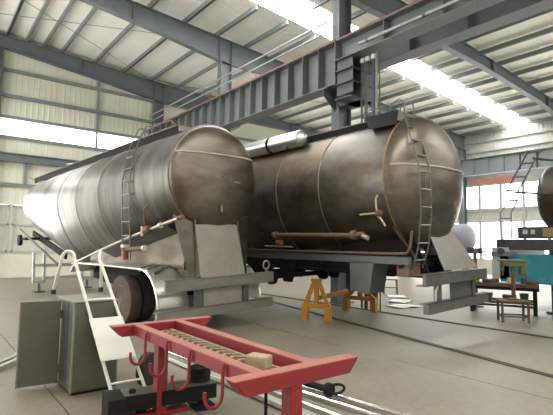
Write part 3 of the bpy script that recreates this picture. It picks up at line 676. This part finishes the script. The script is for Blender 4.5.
# ------------------------------------------------------------------ yellow stands under trailer 2
def stand(label, pa, pb, h):
    a = Vector((*pa, 0)); c = Vector((*pb, 0)); mid = (a+c)/2; d = (c-a).normalized()
    o = thing('support_stand', label, 'stand', mid, (0, 0, math.atan2(d.y, d.x)), 'yellow trailer stands')
    L = (c-a).length/2
    for sx in (-1, 1):
        f = MB().span((sx*L-.075, -.08, 0.0), (sx*L+.075, .08, .3)).build('foot_post', 'yellow', o)
        MB().span((sx*L-.09, -.1, 0), (sx*L+.09, .1, .02)).build('foot_plate', 'yellow', f)
        MB().bar((sx*L, 0, .33), (sx*.04, 0, h), .09, .09, (0, 1, 0)).build('brace', 'yellow', o)
    MB().bar((-L-.06, 0, .33), (L+.06, 0, .33), .12, .1).build('base_beam', 'yellow', o)
    MB().span((-.12, -.08, h-.04), (.12, .08, h+.02)).build('head_plate', 'yellow', o)
    MB().span((-.05, -.05, .33), (.05, .05, h)).build('centre_post', 'yellow', o)
    return o
sa = stand('yellow A-frame stand under the dark tanker, nearer and left of the pair', (7.19, 8.0), (7.5, 7.55), .93)
# the far stand is tied to the near one by a beam
MB().bar((.0, .1, .5), (.42, 1.9, .5), .1, .1).build('tie_beam', 'yellow', sa)
stand('yellow A-frame stand under the dark tanker, farther and right of the pair', (9.3, 8.65), (9.5, 7.87), .68)

# ------------------------------------------------------------------ red rack
rk = thing('red_rack', 'red welded steel rack with J hooks on T legs in the foreground', 'rack', (2.2, 3.7, 0))
def cross(y, parent):
    b = MB(); x0, x1, z0, z1 = -.55, .66, .735, .85
    b.prism([(x0, -.06, z1), (x1, -.06, z1), (x1-.11, -.06, z0), (x0+.11, -.06, z0)], (0, .12, 0))
    o_ = b.build('cross_beam', 'rack_red', parent, smooth=False); o_.location = (0, y, 0); bevel(o_, .006)
    t_ = MB().span((x0+.01, -.058, z1), (x1-.01, .058, z1+.002)).build('dusty_top', 'dusty_red', o_)
    return o_
cross(-1.12, rk); cross(1.22, rk)
for x in (-.27, .22):
    b = bevel(MB().span((x-.05, -1.06, .745), (x+.05, 1.16, .85)).build('long_rail', 'rack_red', rk, smooth=False), .006)
    MB().span((x-.048, -1.06, .85), (x+.048, 1.16, .852)).build('dusty_top', 'dusty_red', b)
for y in (-1.12, 1.12):
    l = bevel(MB().span((-.055, y-.055, 0), (.055, y+.055, .74)).build('leg', 'rack_red', rk, smooth=False), .006)
    if y > 0: l.location = (-.18, -.38, 0)
    MB().span((-.3, y-.06, 0), (.3, y+.06, .05)).build('foot_bar', 'rack_red', l)
hook = None
for y in (.76, .27, -.18, -.72):
    pts = [(-.335, 0, .84), (-.345, 0, .8), (-.345, 0, .62)] + [(-.345-.075+.075*math.cos(a), 0, .62-.085*math.sin(a)) for a in [PI*k/9 for k in range(1, 10)]] + [(-.495, 0, .66)]
    if hook is None: hook = MB().tube(pts, .0135, 10).mesh('hook', M['rack_red'])
    h_ = link('hook', hook, rk); h_.location = (0, y, 0); h_.rotation_euler = (0, 0, 0)
# dark sheet added under the cut strip: beds it and darkens the gaps
MB().span((-.222, -1.0, .748), (.172, 1.1, .756)).build('dark_bed', 'dark_plate_matte', rk)
st = thing('cut_steel_strip', 'long rusty skeleton strip of cut steel teeth lying inside the red rack', 'scrap', (2.165, 3.7, .765), (0, 0, R(0)))
for x in (-.1, .1): MB().span((x-.014, -.95, 0), (x+.014, 1.05, .025)).build('edge_strip', 'scrap_steel', st)
tooth = MB().bar((-.095, -.035, .0125), (.0, .045, .0125), .028, .025).bar((.0, .045, .0125), (.095, -.035, .0125), .028, .025).mesh('tooth', M['scrap_steel'])
for k in range(17):
    t_ = link('tooth', tooth, st); t_.location = (0, -.88+k*.115, .001*(k % 3))
tag(bevel(MB().box((0, 0, .05), (.13, .18, .1), Matrix.Rotation(R(24), 3, 'Z')).build('wood_block', 'wood', smooth=False), .012),
    'small sawn wood block standing on the rusty cut strip in the red rack', 'block').location = (2.13, 2.9, .79)

# ------------------------------------------------------------------ foreground black beam and flanges
o = thing('steel_beam_stand', 'low black steel box beam on short legs behind the red rack, left end boxed', 'stand', (2.06, 4.5, 0), (0, 0, R(-8)))
bevel(MB().span((-.4, -.12, .1), (.57, .12, .25)).build('beam', 'black_steel', o, smooth=False), .006)
MB().span((-.39, -.115, .25), (.565, .115, .253)).build('dusty_top', 'cabinet', o)
bevel(MB().span((-.55, -.17, .0), (-.38, .17, .25)).build('end_box', 'black_steel', o, smooth=False), .008)
MB().lathe([(.035, 0), (.035, .03), (.02, .04)], (-.3, -.03, .25), (0, 0, 1), 12).build('stud', 'black_steel', o)
for x in (-.2, .45):
    l = MB().span((x-.04, -.05, 0), (x+.04, .05, .1)).build('leg', 'black_steel', o); MB().span((x-.12, -.16, 0), (x+.12, .16, .02)).build('foot_plate', 'black_steel', l)
o = thing('flange_stack', 'stack of three black round steel flanges on the black beam', 'flange', (2.5, 4.5, .255))
for k in range(3):
    MB().lathe([(.03, 0), (.115, 0), (.12, .006), (.12, .036), (.11, .044), (.03, .044)], (.004*k, 0, .05*k), (0, 0, 1), 26).build('flange', 'black_steel', o)
MB().lathe([(.015, 0), (.015, .14), (.012, .36)], (-.07, .1, .0), (0, 0, 1), 10).build('guide_pin', 'black_steel', o)
MB().lathe([(.02, 0), (.02, .03)], (.02, -.03, .144), (0, 0, 1), 6).build('bolt_head', 'black_steel', o)
tag(MB().tube([(2.32, 3.05, 0), (2.32, 3.05, .7)], .014, 10).build('black_rod', 'black_steel'), 'thin black steel rod standing upright beneath the right end of the red rack', 'rod')
o = thing('cart_wheel', 'small black cart wheel standing behind the white ladder foot', 'cart wheel', (2.3, 5.42, .2), (0, 0, R(35)))
MB().lathe([(.11, -.04), (.16, -.055), (.195, -.045), (.2, -.02), (.2, .02), (.195, .045), (.16, .055), (.11, .04)], (0, 0, 0), (0, 1, 0), 28).build('tread', 'rubber', o)
MB().lathe([(.02, -.03), (.112, -.035), (.112, .035), (.02, .03)], (0, 0, 0), (0, 1, 0), 24).build('hub', 'black_steel', o)
# bright bars on the floor
for i, (a, c, r_, lab) in enumerate((
    ((3.02, 6.6, .05), (3.2, 2.6, .05), .05, 'wide bright steel bar on the floor, nearest to the red rack'),
    ((3.17, 6.7, .042), (3.45, 2.5, .042), .022, 'thin bright steel rod on the floor, second from the red rack'),
    ((3.3, 6.6, .042), (3.8, 2.4, .042), .022, 'thin bright steel rod on the floor, third from the red rack'),
    ((3.42, 6.4, .042), (4.0, 2.6, .042), .022, 'thin bright steel rod on the floor, farthest from the red rack'))):
    if i == 0:
        m_ = bevel(MB().bar((a[0], a[1], .044), (c[0], c[1], .044), .11, .05).build('steel_bar', 'bright_steel', smooth=False), .004)
    else: m_ = MB().tube([a, c], r_, 12).build('steel_bar', 'polished_steel')
    tag(m_, lab, 'steel bar', 'bright bars on the floor')
for y, nm in ((3.0, 'near'), (5.4, 'far')):
    tag(bevel(MB().span((2.9, y-.04, 0), (4.0, y+.04, .018)).build('timber_batten', 'wood'), .003), 'flat wooden batten under the %s ends of the bright steel bars' % nm, 'batten', 'battens under the bars')
o = thing('black_eye_hook', 'black forged rod ending in an oval eye, lying over the bright bars', 'hook', (3.7, 3.7, .1), (0, 0, 0))
MB().tube([(.06, .56, 0), (.02, .2, .02), (.01, .06, .03)], .035, 10).build('shank', 'black_steel', o)
MB().lathe([(.05, -.05), (.075, -.02), (.075, .03), (.05, .05)], (.01, .02, .03), (0, -1, 0), 14).build('collar', 'black_steel', o)
MB().tube([(.07+.1*math.cos(a), -.04-.03*math.cos(a), .04+.05*math.sin(a)) for a in [2*PI*k/18 for k in range(19)]], .016, 8, cap=False).build('eye', 'black_steel', o)

# ------------------------------------------------------------------ grey cabinets and white ladder
o = thing('steel_cabinet', 'grey-green sheet steel cabinet with its door swung open, white ladder leaning on it', 'cabinet', (1.7, 5.94, 0))
body = bevel(MB().span((-.265, -.4, .03), (.25, .4, 1.04)).build('body', 'cabinet', o, smooth=False), .006)
MB().span((-.245, -.37, 0), (.23, .38, .03)).build('plinth', 'black_steel', o)
MB().span((-.27, -.415, 1.04), (.255, .4, 1.05)).build('top_edge', 'cabinet_edge', o)
fp = bevel(MB().span((-.25, -.415, .05), (.24, -.4, 1.02)).build('front_panel', 'cabinet', o, smooth=False), .004)
MB().span((-.27, -.42, .03), (-.25, -.39, 1.04)).build('corner_trim', 'cabinet_edge', o); MB().span((.235, -.42, .03), (.255, -.39, 1.04)).build('corner_trim', 'cabinet_edge', o)
MB().span((-.272, -.2, .05), (-.264, -.14, 1.02)).build('side_channel', 'conduit_blue', o)
MB().lathe([(.02, 0), (.02, .02), (.008, .03)], (.17, -.415, .8), (0, -1, 0), 12).build('lock', 'aluminium', fp)
dm = Matrix.Rotation(R(-6), 3, 'Z')
dr_ = bevel(MB().box((-.49, .16, .52), (.43, .025, .98), dm).build('open_door', 'cabinet', o, smooth=False), .005)
MB().box((-.71, .182, .52), (.018, .03, 1.0), dm).build('door_edge', 'cabinet_edge', dr_); MB().box((-.49, .16, 1.015), (.43, .035, .012), dm).build('door_edge', 'cabinet_edge', dr_)
for z in (.2, .85): MB().lathe([(.014, -.05), (.014, .05)], (-.275, .125, z), (0, 0, 1), 8).build('hinge', 'dark_plate', dr_)
lw = thing('white_ladder', 'white tube ladder with hooped handrails and a white plate, leaning over the grey-green cabinet', 'ladder', (1.965, 5.05, 0))
def lp(t, sx):   # t = height fraction
    z = t*1.52; y = t*.72; half = .19-.045*t
    return (-.34*t+sx*half, y, z)
for sx in (-1, 1):
    pts = [lp(k/8, sx) for k in range(9)]
    x_, y_, z_ = pts[-1]
    fx, hx, hy = (-.12, -.12, .1) if sx < 0 else (.17, .06, .14)
    hoop = [(x_+hx*(1-math.cos(a))/2, y_+.01+hy*(1-math.cos(a))/2, z_+.02+.085*math.sin(a)) for a in [PI*k/8 for k in range(1, 9)]]
    pts += hoop + [(x_+hx+(fx-hx)*.5, y_+hy+.15, z_-.16), (x_+fx, y_+.45, 1.14)]
    s_ = MB().tube(pts, .019, 10).build('stringer', 'white_paint', lw)
    MB().lathe([(.03, 0), (.03, .06)], (x_+fx, y_+.45, 1.08), (0, 0, 1), 10).build('rubber_foot', 'rubber', s_)
for t in (.12, .7): MB().tube([lp(t, -1), lp(t, 1)], .013, 8).build('rung', 'white_paint', lw)
a_, b_, c_, d_ = lp(.57, -1), lp(.57, 1), lp(.28, 1), lp(.28, -1)
MB().prism([(p[0]+(-.03 if i in (0, 3) else .02), p[1]-.025, p[2]) for i, p in enumerate((a_, b_, c_, d_))], (0, -.012, -.004)).build('plate', 'white_paint', lw)
for t in (.3, .5): MB().tube([lp(t, -1), lp(t, 1)], .013, 8).build('rung', 'white_paint', lw)
# curved white profiles at the left edge
for i, (dy, lab) in enumerate(((0, 'pale curved steel strip on the floor at left edge, farther one'), (-.22, 'pale curved steel strip on the floor at left edge, nearer one'))):
    pts = [(.1, 6.75+dy, .06), (.5, 7.0+dy, .06), (.85, 7.3+dy, .06), (1.15, 7.65+dy, .06), (1.3, 8.0+dy, .06)]
    b = MB().loops([[(x, y, 0), (x+.05, y-.05, 0), (x+.05, y-.05, .07), (x, y, .07)] for x, y, z in pts])
    tag(b.build('curved_strip', 'strip_steel'), lab, 'steel strip', 'curved strips at the left edge')

# ------------------------------------------------------------------ right side: drill press, tables, bin, grinder
SC = .78
tb = thing('steel_table', 'small rusty brown steel table carrying the olive drill press', 'table', (11.15, 5.05, 0), (0, 0, R(-50)))
bevel(MB().span((-.42, -.3, .6), (.42, .3, .65)).build('table_top', 'table_brown', tb, smooth=False), .006)
for sx in (-1, 1):
    for sy in (-1, 1): MB().span((sx*.36-.03, sy*.24-.03, 0), (sx*.36+.03, sy*.24+.03, .6)).build('leg', 'table_brown', tb)
    MB().span((sx*.36-.02, -.24, .16), (sx*.36+.02, .24, .2)).build('stretcher', 'table_brown', tb)
MB().span((-.36, -.26, .16), (.36, -.22, .2)).build('stretcher', 'table_brown', tb); MB().span((-.36, .22, .16), (.36, .26, .2)).build('stretcher', 'table_brown', tb)
tb.scale = (SC, SC, SC)
dp = thing('drill_press', 'olive green bench drill press standing on the rusty brown table', 'drill press', (11.2, 5.05, .508), (0, 0, R(-50)))
dp.scale = (.84, .84, .95)
MB().lathe([(.16, 0), (.16, .03), (.07, .05)], (0, 0, 0), (0, 0, 1), 16).build('base', 'table_brown', dp)
MB().lathe([(.055, .05), (.055, .88)], (0, 0, 0), (0, 0, 1), 14).build('pillar', 'table_brown', dp)
hd = bevel(MB().span((-.38, -.16, .95), (.38, .16, 1.0)).build('head_cover', 'olive', dp, smooth=False), .015)
bevel(MB().span((-.32, -.13, .83), (.32, .13, .95)).build('head', 'olive', dp, smooth=False), .02)
mo = MB().lathe([(.1, -.14), (.11, -.12), (.11, .12), (.1, .14)], (.25, 0, .76), (0, 0, 1), 16).build('motor', 'olive', dp)
sp = MB().lathe([(.045, 0), (.045, .12), (.02, .14), (.02, .24)], (-.27, 0, .84), (0, 0, -1), 12).build('spindle', 'olive', dp)
for k in range(3):
    a = 2*PI*k/3; MB().tube([(-.27, -.14, .86), (-.27+.14*math.cos(a), -.2, .86+.14*math.sin(a))], .01, 6).build('feed_handle', 'dark_plate', sp)
bn = thing('workbench', 'long low dark workbench behind the drill press, cluttered with small parts', 'workbench', (12.5, 5.8, 0), (0, 0, R(-68)))
bevel(MB().span((-.95, -.24, .7), (.75, .24, .79)).build('bench_top', 'table_brown', bn, smooth=False), .006)
for sx in (-.85, .65):
    for sy in (-.18, .18): MB().span((sx-.05, sy-.04, 0), (sx+.05, sy+.04, .7)).build('leg', 'black_steel', bn)
MB().span((-.85, -.2, .34), (.65, -.16, .4)).build('stretcher', 'table_brown', bn); MB().span((-.85, .16, .14), (.65, .2, .2)).build('stretcher', 'table_brown', bn)
MB().span((-.85, -.2, .26), (.65, .2, .3)).build('lower_shelf', 'table_brown', bn)
MB().span((-.95, -.25, .62), (.75, -.22, .7)).build('apron', 'black_steel', bn)
def on_bench(u, v_, z=.79):
    a = R(-68); return (12.5+u*math.cos(a)-v_*math.sin(a), 5.8+u*math.sin(a)+v_*math.cos(a), z)
tag(bevel(MB().span((-.1, -.1, 0), (.1, .1, .17)).build('small_box', 'green_box', smooth=False), .01), 'bright green box at the left end of the low workbench', 'box').location = on_bench(-.8, -.08)
tag(bevel(MB().span((-.12, -.07, 0), (.12, .07, .14)).build('small_box', 'yellow_box', smooth=False), .01), 'pale yellow box in the middle of the low workbench', 'box').location = on_bench(.1, .1)
tag(bevel(MB().span((-.25, -.12, 0), (.25, .12, .1)).build('steel_block', 'dark_plate', smooth=False), .02), 'dark steel block lying on the low workbench beside the green box', 'block').location = on_bench(-.4, .02)
tag(MB().lathe([(.08, 0), (.08, .16), (.05, .2), (.05, .24), (.02, .25)], (0, 0, 0), (0, 0, 1), 14).build('can', 'conduit_blue'), 'dark blue can near the right end of the low workbench', 'can').location = on_bench(.4, .08)
tag(bevel(MB().span((-.15, -.1, 0), (.15, .1, .08)).build('steel_block', 'rust_brown', smooth=False), .02), 'rusty steel block at the right end of the low workbench', 'block').location = on_bench(.6, -.05)
bi = thing('blue_bin', 'dark blue wheeled steel bin at the right edge beside the workbench', 'bin', (12.55, 4.25, 0), (0, 0, R(-68)))
b = MB().prism([(-.36, -.3, .1), (.36, -.3, .1), (.42, -.3, .62), (-.42, -.3, .62)], (0, .6, 0)); bevel(b.build('body', 'blue_bin', bi, smooth=False), .02)
MB().span((-.45, -.33, .6), (.45, .33, .65)).build('rim', 'blue_bin', bi)
for sx in (-.28, .28):
    for sy in (-.22, .22): MB().lathe([(.02, -.02), (.06, -.02), (.06, .02), (.02, .02)], (sx, sy, .06), (0, 1, 0), 14).build('caster', 'rubber', bi)
gr = thing('pedestal_vise', 'dark vise on a slim pedestal behind the workbench, by the tanker bumper', 'vise', (13.0, 6.95, 0))
MB().lathe([(.22, 0), (.22, .03), (.06, .06), (.055, 1.55)], (0, 0, 0), (0, 0, 1), 14).build('pedestal', 'table_brown', gr)
bevel(MB().box((0, 0, 1.62), (.3, .14, .14)).build('vise_body', 'dark_plate', gr), .02)
MB().box((-.2, .02, 1.64), (.08, .2, .18)).build('jaw', 'dark_plate', gr); MB().box((.18, -.02, 1.64), (.06, .2, .16)).build('jaw', 'dark_plate', gr)
MB().tube([(.2, -.05, 1.6), (.4, -.12, 1.6)], .025, 8).build('screw', 'dark_plate', gr); MB().tube([(.4, -.22, 1.52), (.4, -.02, 1.68)], .014, 6).build('handle', 'dark_plate', gr)
for i, (u, wd, h, m_, lab) in enumerate(((-.5, .3, .22, 'dark_plate', 'dark grey steel bin at the left of the shelf under the low workbench'), (.05, .34, .18, 'rust_brown', 'rust brown steel bin in the middle of the shelf under the low workbench'), (.4, .22, .24, 'green_dark', 'dark green bin at the right of the shelf under the low workbench'))):
    o_ = bevel(MB().prism([(-wd/2+.03, -.13, 0), (wd/2-.03, -.13, 0), (wd/2, -.15, h), (-wd/2, -.15, h)], (0, .28, 0)).build('shelf_bin', m_, smooth=False), .008)
    o_.location = on_bench(u, 0, .301); o_.rotation_euler = (0, 0, R(-68)); tag(o_, lab, 'bin', 'bins under the workbench')
# distant lavender tank on saddles
lv = thing('distant_tank', 'pale lavender grey tank with domed end far behind the dark tanker, by bright windows', 'tank', (22.8, 12.6, 0), (0, 0, R(3)))
b = MB().lathe([(.01, -.4), (.42, -.32), (.64, -.16), (.76, 0), (.76, 4.5), (.6, 4.8), (.01, 4.95)], (0, 0, 2.2), (0, 1, 0), 32); b.build('shell', 'lavender', lv)
for y in (.6, 3.6):
    MB().prism([(-.65, y, 0), (.65, y, 0), (.5, y, 1.7), (-.5, y, 1.7)], (0, .2, 0)).build('saddle', 'frame_grey', lv)
# walls behind and beside the camera
wall_left = empty_structure('wall_left'); wall_front = empty_structure('wall_front')
for a, c in ((Y0, 0), (0, 8), (8, 16), (16, 24.2)):
    for z0, z1 in ((0, 6.0), (7.2, 12.2)) if a >= 8 else ((0, 12.2),):
        prof = ribbed(None, a+.004, c-.004, .25, .012)
        MB().loops([[(X0+q, p_, z0) for p_, q in prof], [(X0+q, p_, z1) for p_, q in prof]], cap=False, closed=False).add([(X0-.08, a, z0), (X0-.08, c, z0), (X0-.08, c, z1), (X0-.08, a, z1)], [(0, 1, 2, 3)]).build('wall_sheet', 'wall_sheet', wall_left, smooth=False)
for a, c in ((X0, 2), (2, 12), (12, 21), (21, X1)):
    for z0, z1 in ((0, 6.6), (7.5, Z_ROOF(a)+.06)):
        prof = ribbed(None, a+.004, c-.004, .25, .012)
        MB().loops([[(p_, Y0+q, z0) for p_, q in prof], [(p_, Y0+q, z1) for p_, q in prof]], cap=False, closed=False).add([(a, Y0-.08, z0), (c, Y0-.08, z0), (c, Y0-.08, z1), (a, Y0-.08, z1)], [(0, 1, 2, 3)]).build('wall_sheet', 'wall_sheet', wall_front, smooth=False)
dl_ = empty_structure('door_2')
MB().span((X0-.02, 10.8, 0), (X0+.06, 11, 5.7)).span((X0-.02, 22, 0), (X0+.06, 22.2, 5.7)).span((X0-.02, 10.8, 5.5), (X0+.06, 22.2, 5.7)).build('door_frame', 'frame_grey', dl_)
for k in range(4): MB().span((X0+.02, 11.01+k*2.75, .03), (X0+.04, 11.01+k*2.75+2.72, 5.5)).build('translucent_leaf', 'daylit_pane', dl_)
structure(MB().span((X0-.03, 8, 6.0), (X0, Y1, 7.2)).build('window_22', 'daylit_pane'))
structure(MB().span((X0, Y0-.03, 6.6), (X1, Y0, 7.5)).build('window_23', 'daylit_pane'))

# banner
tag(MB().span((30.42, 13.5, 6.05), (30.475, 16.45, 6.45)).build('red_banner', 'banner'), 'faded red banner hung along the far long wall under the pale girder', 'banner')
# stool and sheets under trailer 2
sl = thing('step_stool', 'small dark steel trestle stool on the floor far behind the dark tanker', 'stool', (13.6, 10.5, 0), (0, 0, R(-45)))
MB().span((-.25, -.15, .5), (.25, .15, .53)).build('top', 'dark_plate', sl)
for sx in (-.22, .22):
    for sy in (-.13, .13): MB().bar((sx*1.1, sy*1.2, 0), (sx, sy, .5), .03, .03, (0, 1, 0)).build('leg', 'dark_plate', sl)
MB().span((-.22, -.14, .22), (.22, -.11, .25)).build('rung', 'dark_plate', sl)
for i, (x, y, z, rz) in enumerate(((12.0, 8.9, .0, 20), (12.95, 9.75, .0, 48), (11.1, 8.1, .0, -12))):
    b = MB(); n = 8
    rings = [[(-.45+.9*k/n, -.3, .02+.015*math.sin(k*1.3+i)), (-.45+.9*k/n, .3, .02+.015*math.cos(k+i)), (-.45+.9*k/n, .3, .03+.015*math.cos(k+i)), (-.45+.9*k/n, -.3, .03+.015*math.sin(k*1.3+i))] for k in range(n+1)]
    o_ = b.loops(rings).build('sheet', 'paper_white'); o_.location = (x, y, z); o_.rotation_euler = (0, 0, R(rz))
    tag(o_, ('crumpled pale sheet on the floor behind the tanker bumper, in the middle of three', 'crumpled pale sheet on the floor behind the tanker bumper, at the back', 'crumpled pale sheet on the floor behind the tanker bumper, at the front')[i], 'sheet', 'pale sheets on the floor')
